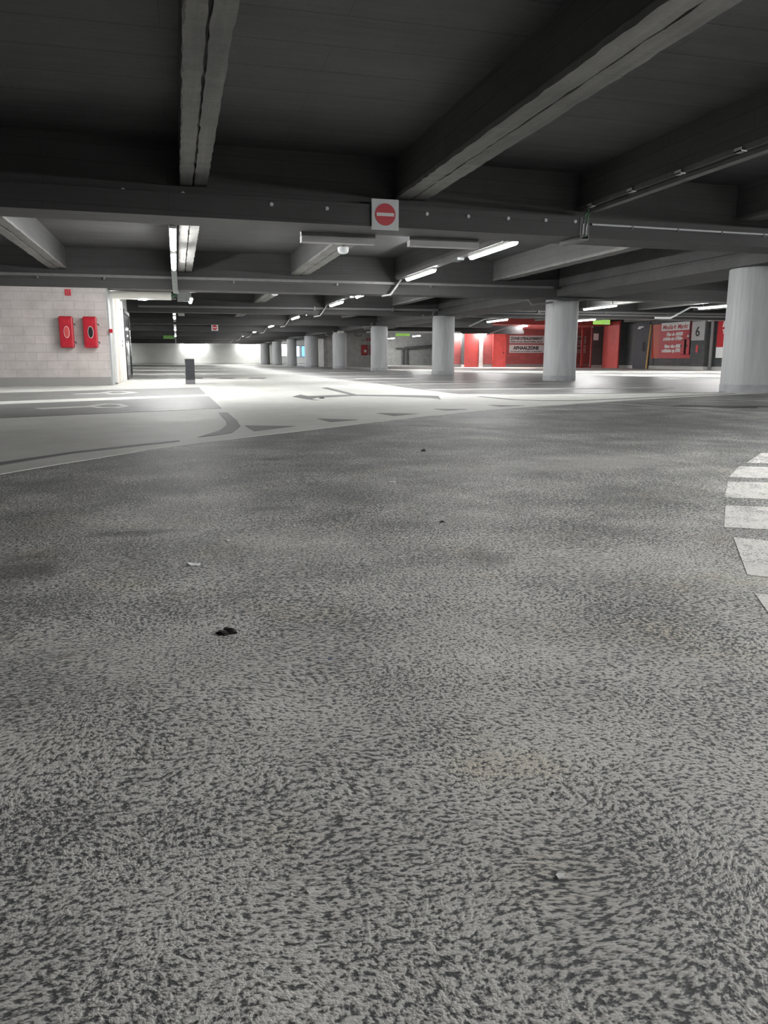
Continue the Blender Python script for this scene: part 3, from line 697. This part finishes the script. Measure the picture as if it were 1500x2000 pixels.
bm = bmesh.new(); bar(bm, (.08, 30, 2.27), (.4, 30, 2.52), .08, .06); obj('arm', bm, 'white_plastic', t); B('box', 'white_plastic', (.14, .36, 30.05, 30.3, 2.17, 2.26), parent=t)
tube_lamp(.0, 32.6, 33.8, 2.26, 'fourth lamp of the left row, at the foot of the diagonal bracket', top=2.32)
tube_lamp(.0, 43.5, 44.4, 2.155, 'fifth lamp of the left row, a small dot above the green sign', top=2.21)
tube_lamp(.0, 55.5, 56.2, 2.155, 'sixth and farthest visible lamp of the left row', top=2.21)
t = thing('cable_tray', 'thin pale tray running away down the left lane to the far wall', 'cable tray', (0, 30, 2.3))
B('channel', 'galv', (-.06, .06, 29.9, 38.6, 2.32, 2.345), (-.06, .06, 38.8, 94.9, 2.21, 2.238), parent=t)
tube_lamp(-.85, 21.0, 23.0, 2.62, 'added unseen tube lamp behind the white header casing, lighting the bright doors', mat='lamp_wall')  # unseen lamp added behind the header to brighten the doors and floor
# lamps on the far wall
for i, (x, w) in enumerate(((2.1, 2.4), (8.6, 2.6), (-7.5, 2.4))):
    t = thing('wall_lamp', ['bright lamp on the far end wall, above the dark bollard', 'bright lamp on the far end wall, right of the other', 'lamp on the far end wall hidden at the left'][i], 'lamp', (x, 94.8, 2.2))
    B('housing', 'white_plastic', (x-w/2-.02, x+w/2+.02, 94.62, 94.98, 2.27, 2.32), parent=t)
    B('diffuser', 'lamp_wall', (x-w/2, x+w/2, 94.64, 94.96, 2.19, 2.27), parent=t)
t = thing('conduit_pipe', 'thin white conduit along the top of the far end wall', 'conduit', (5, 94.9, 2.33)); T('pipe', 'conduit', [(-.2, 94.93, 2.36), (10, 94.93, 2.36)], r=.035, parent=t)
# right zone lamps
RL = [(15.35, 25.4, 27.7, 2.5, 'tube lamp right of the second column, above the red door'),
      (19.3, 23.5, 26.1, 2.5, 'tube lamp left of the nearest column, above the number six pillar'),
      (18.6, 32.5, 34.6, 2.4, 'tube lamp peeking out beside the right edge of the second column'),
      (15.0, 34.2, 36.6, 2.42, 'tube lamp left of the second column, higher of the two above the pick-up signs'),
      (22.3, 47.6, 51.5, 2.73, 'tube lamp under the red soffit above the pick-up signs')]
for x, a, e, z, lab in RL: tube_lamp(x, a, e, z, lab)
for x, lab in ((19.72, 'lamp washing the red wall left of the roller shutter'), (21.62, 'lamp washing the pale pier right of the roller shutter')):
    t = thing('wall_lamp', lab, 'lamp', (x, 53.6, 2.4)); B('housing', 'white_plastic', (x-.28, x+.28, 53.5, 53.98, 2.46, 2.5), parent=t); B('diffuser', 'lamp', (x-.25, x+.25, 53.52, 53.9, 2.38, 2.46), parent=t)
# unseen hall lamps: off-frame rows, plus fill lamps added behind beams
for (x, y) in ((5.45, 1.6), (5.45, -2.6), (5.45, -6.8), (8.26, 3.6), (8.26, -1.4), (13.45, 6.5), (13.45, 2.2), (21.55, 14), (15.5, 15), (25.6, 30.3), (22.5, 31), (13.2, 40.3), (-5.5, 44), (-6, 60), (19.5, 62), (19.5, 70), (12.9, 78), (-5.15, 12.5)):
    tube_lamp(x, y, y+2.05, 2.49, 'unseen tube lamp lighting the hall', grp='hall lamps outside the picture', mat='lamp_bright' if y < 4 else 'lamp')
# slanting conduits to the right lamps
def cpipe(pts, lab, r=.03):
    t = thing('conduit_pipe', lab, 'conduit', pts[0]); T('pipe', 'conduit', pts, r=r, parent=t)
cpipe([(13.2, 34.4, 2.1), (13.9, 34.3, 2.42), (14.6, 34.2, 2.5)], 'slanting pale conduit leading to the lamp left of the second column')
cpipe([(19.2, 47.0, 2.1), (20.5, 47, 2.55), (21.0, 47, 2.74)], 'slanting pale conduit at the left end of the red soffit')
cpipe([(19.6, 23.2, 2.62), (19.3, 23.3, 2.56), (19.3, 23.45, 2.53)], 'short pale conduit between the lamp and the nearest column')
cpipe([(18.3, 27.4, 2.2), (19.0, 27.4, 2.2), (19.8, 27.3, 2.62), (21.0, 27.2, 2.62)], 'bent grey conduit below the beam above the number six pillar', .035)

# ------------------------------------------------------------------ small ceiling items
t = thing('motion_sensor', 'white dome sensor under the pale joist left of the no-entry sign', 'sensor', (3.03, 14.4, 2.55))
bm = bmesh.new(); lathe(bm, [(.03, 2.49), (.075, 2.505), (.095, 2.53), (.1, 2.56), (.1, 2.6)], 3.03, 14.35, 24); obj('dome', bm, 'sign_white', t, smooth=True)
B('base', 'white_plastic', (2.94, 3.12, 14.26, 14.44, 2.598, 2.612), parent=t)
t = thing('motion_sensor', 'small round white sensor on the joist beyond the second beam', 'sensor', (3.0, 23.5, 2.55))
bm = bmesh.new(); lathe(bm, [(.03, 2.49), (.075, 2.505), (.095, 2.53), (.1, 2.56), (.1, 2.61)], 2.98, 24.2, 24); obj('dome', bm, 'sign_white', t, smooth=True)
t = thing('signal_lamp', 'round orange lamp on the dark girder above the nearest column', 'lamp', (9.8, 12.1, 2.6))
bm = bmesh.new(); bmesh.ops.create_uvsphere(bm, u_segments=20, v_segments=12, radius=.055, matrix=Matrix.Translation((9.80, 12.0, 2.57))); obj('lens', bm, 'orange', t, smooth=True)
B('base', 'black', (9.84, 9.9, 11.93, 12.07, 2.51, 2.63), parent=t)
t = thing('cable', 'thin cable clipped along the dark girder below the orange lamp', 'cable', (9.83, 11.5, 2.5))
T('wire', 'conduit', [(9.84, 11.95, 2.47), (9.84, 11.2, 2.49), (9.84, 10.85, 2.49)], r=.006, parent=t)
tag(B('exit_sign', 'green_sign', (-.84, -.08, 57.9, 57.96, 2.0, 2.236)), 'plain green sign hanging over the left lane far away', 'sign')
t = thing('exit_sign', 'green exit sign hanging in front of the tall red door', 'sign', (22, 38, 2.5))
B('panel', 'exit_green', (21.65, 22.65, 38, 38.05, 2.42, 2.67), parent=t)

for hx in (21.8, 22.45): B('hanger', 'grey_metal', (hx, hx+.03, 38.01, 38.04, 2.67, 3.102), parent=t)
text('2', 'white_print', t, (22.38, 37.995, 2.44), .28, 'y')
t = thing('exit_sign', 'small glowing green exit sign between the third and fourth columns', 'sign', (13.5, 47, 2.2))
B('panel', 'exit_green', (13.2, 14.1, 47, 47.05, 2.0, 2.16), parent=t); B('rail', 'conduit', (11.35, 17.5, 47.06, 47.12, 2.18, 2.3), parent=t)

# ------------------------------------------------------------------ far middle: extinguishers, screens, pipes
for (x0, x1, lab) in ((14.02, 14.5, 'far red extinguisher box, left of the pair on the grey block wall'), (14.72, 15.2, 'far red extinguisher box half hidden behind the fourth column')):
    t = thing('extinguisher_box', lab, 'fire extinguisher box', ((x0+x1)/2, 60, .9))
    B('cover', 'red_plastic', (x0, x1, 59.78, 60, .88, 1.68), parent=t, bevel=.03); B('window_pane', 'paper', (x0+.2, x1-.1, 59.76, 59.79, 1.1, 1.3), parent=t)
t = thing('wall_mark', 'small red sign above the far extinguisher boxes', 'sign', (14.6, 59.98, 2.1)); B('plate', 'sign_red', (14.45, 14.55, 59.97, 60, 2.0, 2.2), parent=t); B('plate', 'sign_red', (14.65, 14.85, 59.97, 60, 2.0, 2.2), parent=t)
for i, (x0, x1, z0, z1, mt, lab) in enumerate(((10.45, 11.3, .9, 2.1, 'screen_white', 'brilliant white lit window between far columns'), (12.1, 12.5, .85, 1.9, 'screen_blue', 'pale blue lit panel between far columns'), (12.75, 13.2, .85, 1.9, 'screen_deep', 'deep blue lit panel beside the sixth column'))):
    t = thing('lit_panel', lab, 'lit panel', ((x0+x1)/2, 81.9, z0)); B('frame', 'bollard_side', (x0-.06, x1+.06, 81.93, 82, z0-.06, z1+.06), parent=t); B('screen', mt, (x0, x1, 81.9, 81.93, z0, z1), parent=t)
t = thing('water_pipe', 'fat grey pipe rising and bending along the far grey wall', 'pipe', (21.3, 73.8, 0))
T('pipe', 'pipe', [(21.4, 73.7, .1), (21.4, 73.7, 1.5), (21.55, 73.7, 1.62), (24.6, 73.7, 1.85), (26, 73.7, 1.95)], r=.13, parent=t, seg=14); T('pipe', 'pipe', [(20.7, 73.75, 1.62), (21.4, 73.75, 1.62)], r=.07, parent=t)
T('pipe', 'grey_metal', [(21.9, 73.85, .1), (21.9, 73.85, 1.5)], r=.09, parent=t)

# ------------------------------------------------------------------ pick-up wall
Yp = 53.99
t = thing('roller_shutter', 'pink-lit red roller shutter in the far red wall', 'shutter', (20.9, Yp, 0))
bm = bmesh.new()
for k in range(24): box(bm, 20.42, 21.42, Yp-.07, Yp-.03+.0*k, .02+.1*k, .02+.1*k+.085)
obj('slats', bm, 'red_paint', t); B('backing', 'red_frame', (20.42, 21.42, Yp-.03, Yp, .01, 2.42), parent=t); B('guide_rail', 'red_frame', (20.34, 20.42, Yp-.1, Yp, .01, 2.45), parent=t)
struct(B('trim_4', 'block_dark_x', (20.1, 20.32, Yp-.16, Yp, .01, 2.5)))
struct(B('trim_5', 'block_grey_x', (21.5, 21.76, Yp-.2, Yp, .01, 2.5)))
d = struct(B('door_4', 'red_paint', (22.65, 23.5, Yp-.1, Yp, .01, 2.44))); B('door_frame', 'red_paint', (22.57, 22.65, Yp-.14, Yp, .01, 2.5), (23.5, 23.62, Yp-.14, Yp, .01, 2.5), parent=d); B('door_handle', 'chrome', (23.35, 23.45, Yp-.14, Yp-.1, 1.0, 1.08), parent=d)
def pickup(x0, w, lab1, lab2, full=True):
    t = thing('wall_sign', lab1, 'sign', (x0, Yp, 1.77)); B('panel', 'grey_print', (x0, x0+w, Yp-.03, Yp, 1.75, 2.3), parent=t)
    text("ZONE D'ENLEVEMENT", 'black_print', t, (x0+.08, Yp-.032, 2.0), .27, 'y', bold=.012, width=w-.16)
    text("Réservé aux clients Media Markt", 'black_print', t, (x0+.08, Yp-.032, 1.82), .13, 'y', bold=.006, width=w-.2)
    t = thing('wall_sign', lab2, 'sign', (x0, Yp, 1.07)); B('panel', 'grey_print', (x0, x0+w, Yp-.03, Yp, 1.05, 1.63), parent=t)
    text("AFHAALZONE", 'black_print', t, (x0+.32, Yp-.032, 1.29), .34, 'y', bold=.018, width=w-.7)
    text("Voorbehouden aan de klanten van Media Markt", 'black_print', t, (x0+.08, Yp-.032, 1.12), .11, 'y', bold=.004, width=w-.2)
pickup(23.92, 2.78, "grey board reading ZONE D'ENLEVEMENT on the dark red wall", 'grey board reading AFHAALZONE on the dark red wall')
pickup(28.0, 2.2, 'upper grey board half hidden behind the red mesh gate', 'lower grey board half hidden behind the red mesh gate')
# red mesh gate
t = thing('mesh_gate', 'red steel gate with mesh panels left of the tall red door', 'gate', (26.5, 47.8, 0))
y0, y1 = 47.75, 47.81
for nm, q in (('frame_post', (25.9, 26.02)), ('frame_post', (26.4, 26.56)), ('frame_post', (27.12, 27.2))): B(nm, 'red_paint', (q[0], q[1], y0, y1, .01, 2.68), parent=t)
B('frame_rail', 'red_paint', (26.02, 27.12, y0, y1, 2.6, 2.68), (26.56, 27.12, y0, y1, 1.32, 1.38), (26.02, 27.12, y0, y1, .02, .09), parent=t)
bm = bmesh.new(); box(bm, 26.02, 27.12, 47.77, 47.775, .09, 2.6); obj('mesh_panel', bm, 'gate_mesh', t)
t = thing('timber_frame', 'pale timber frame leaning behind the red mesh gate', 'timber', (26.3, 49, 0)); B('board', 'timber', (26.15, 26.22, 49, 49.05, .01, 1.0), (26.5, 26.57, 49, 49.05, .01, 1.0), (26.22, 26.5, 49, 49.05, .94, 1.0), parent=t)
tag(B('wall_notice', 'paper', (27.24, 27.6, 47.66, 47.69, 1.85, 2.28)), 'bright white square notice between gate and tall red door', 'notice')

# ------------------------------------------------------------------ right wall (front at x = 28)
Xw = 27.99
d = struct(B('door_5', 'red_door', (Xw-.05, Xw, 45.72, 47.62, .01, 3.02))); B('door_frame', 'red_frame', (Xw-.09, Xw, 45.62, 45.72, .01, 3.05), parent=d)
d = struct(B('door_6', 'blue_door', (28.12, 28.2, 42.35, 44.0, .01, 2.85)) if 0 else B('door_6', 'blue_door', (Xw-.05, Xw, 42.3, 43.95, .01, 2.78)))
B('door_closer', 'conduit', (Xw-.12, Xw-.05, 42.9, 43.4, 2.5, 2.58), (Xw-.11, Xw-.05, 43.2, 43.5, 2.42, 2.5), parent=d)
T('door_handle', 'black', [(Xw-.05, 42.75, 1.1), (Xw-.14, 42.75, 1.1), (Xw-.14, 42.75, 1.6), (Xw-.05, 42.75, 1.6)], r=.025, parent=d)
tag(T('leaning_pole', 'yellow', [(Xw-.25, 42.12, .03), (Xw-.06, 42.16, 2.66)], r=.055), 'ochre yellow pole standing at the right edge of the dark blue door', 'pole')
t = thing('wall_poster', 'large red Media poster with white lettering left of the number six pillar', 'poster', (Xw, 40, .64))
B('sheet', 'red_print', (Xw-.02, Xw, 37.8, 41.3, .64, 2.66), parent=t); B('plain_panel', 'orange_red', (Xw-.02, Xw, 41.3, 42.02, .64, 2.62), parent=t)
x = Xw-.024
for s, y, z, w in (('Plus de 40000', 40.6, 1.93, 1.55), ('articles sur 5700m', 40.9, 1.68, 1.85), ('Meer dan 4000', 40.75, 1.25, 1.6), ('artikelen op 5700', 40.95, 1.0, 1.8)):
    text(s, 'white_print', t, (x, y, z), .27, 'x', shear=.25, bold=.016, width=w)
text('!', 'white_print', t, (x, 38.25, 2.3), .3, 'x', bold=.02)
t = thing('shop_banner', 'white banner with red Media Markt lettering on the upper poster', 'banner', (x, 40, 2.2))
B('sheet', 'white_print', (Xw-.05, Xw-.021, 38.5, 41.1, 2.23, 2.68), parent=t)
def swirl(cy, cz, r, xx, par, mat):
    bm = bmesh.new()
    for rr in (r, r*.68, r*.38):
        pts = [(xx, cy-rr*math.cos(a), cz+rr*math.sin(a)) for a in [PI*2*k/22 for k in range(20)]]
        tube(bm, pts, r*.1, 6)
    obj('emblem', bm, mat, par)
text('Media', 'red_print', t, (Xw-.052, 41.0, 2.31), .36, 'x', shear=.3, bold=.008, width=1.0); swirl(39.78, 2.42, .10, Xw-.054, t, 'red_print'); text('Markt', 'red_print', t, (Xw-.052, 39.58, 2.31), .36, 'x', shear=.3, bold=.008, width=.98)
for k, (ya, yb_, lab) in enumerate(((38.58, 38.9, 'red cabinet with black side on the red poster, left of the pair'), (38.1, 38.4, 'red cabinet with black side touching the number six pillar, right of the pair'))):
    t = thing('extinguisher_box', lab, 'fire extinguisher box', (Xw-.1, ya, .83))
    B('cover', 'red_plastic', (Xw-.25, Xw-.03, ya, yb_, .85, 1.7), parent=t, bevel=.03); B('side_opening', 'black', (Xw-.23, Xw-.05, ya-.02, ya, .88, 1.68), parent=t)
    B('latch', 'black', (Xw-.27, Xw-.25, yb_-.1, yb_-.03, 1.25, 1.4), parent=t)
t = thing('alarm_point', 'thin black conduit and white button above the red cabinets', 'button', (Xw-.03, 38.4, 2)); B('housing', 'white_plastic', (Xw-.1, Xw-.03, 38.42, 38.55, 1.82, 1.92), parent=t); T('cable', 'black', [(Xw-.05, 38.4, 1.7), (Xw-.05, 38.36, 2.9)], r=.03, parent=t)
# pillar six
pl = struct(B('wall_pillar', 'block_dark_y', (27.55, 28.0, 36.5, 37.72, 0, 2.9)))
t = thing('pillar_sign', 'white pillar plate with a black number 6', 'sign', (27.5, 37, 1.6)); B('plate', 'grey_print', (27.53, 27.55, 36.6, 37.68, 1.6, 2.62), parent=t)
text('6', 'black_print', t, (27.525, 37.36, 1.83), .72, 'x', bold=.012, width=.36)
tag(B('extinguisher_mark', 'sign_red', (27.53, 27.549, 37.05, 37.22, .95, 1.35)), 'small red mark below the number 6 plate', 'sign')
t = thing('drain_pipe', 'vertical grey-green pipe standing right of the number six pillar', 'pipe', (27.6, 36.3, 0)); T('pipe', 'pipe', [(27.75, 36.25, .01), (27.75, 36.25, 2.9)], r=.09, parent=t, seg=14); B('clamp', 'white_plastic', (27.62, 27.75, 36.3, 36.49, 2.58, 2.72), parent=t)
tag(B('roof_crate', 'tan', (27.3, 27.95, 34.6, 36.0, 2.78, 2.95)), 'flat pale carton ledge above the right Media poster', 'carton')
t = thing('wall_poster', 'red and white Media poster cut off by the nearest column', 'poster', (Xw, 34.5, .66))
B('sheet', 'red_print', (Xw-.02, Xw, 32.4, 36.12, 1.22, 2.72), parent=t); B('lower_sheet', 'white_print', (Xw-.02, Xw, 32.4, 36.12, .66, 1.22), parent=t)
text('MediaMarkt', 'white_print', t, (x, 35.75, 2.28), .5, 'x', shear=.25, bold=.022, width=2.9)
text('Toujours', 'white_print', t, (x, 35.7, 1.93), .28, 'x', bold=.016, width=.9); text('et partout', 'white_print', t, (x, 35.55, 1.66), .28, 'x', bold=.016, width=1.1); text('www.', 'white_print', t, (x, 35.25, 1.36), .18, 'x', bold=.012, width=.45)
text('Media Markt', 'red_print', t, (x, 35.3, .76), .5, 'x', shear=.3, bold=.006, width=2.4)

# ------------------------------------------------------------------ world, view
w = bpy.data.worlds.new('world'); scn.world = w; w.use_nodes = True
w.node_tree.nodes['Background'].inputs[0].default_value = (.5, .5, .52, 1); w.node_tree.nodes['Background'].inputs[1].default_value = .02
vs = scn.view_settings; scn.display_settings.display_device = 'sRGB'
vs.view_transform = 'Standard'; vs.look = 'None'; vs.exposure = 1.42; vs.gamma = 1.0; vs.use_curve_mapping = False
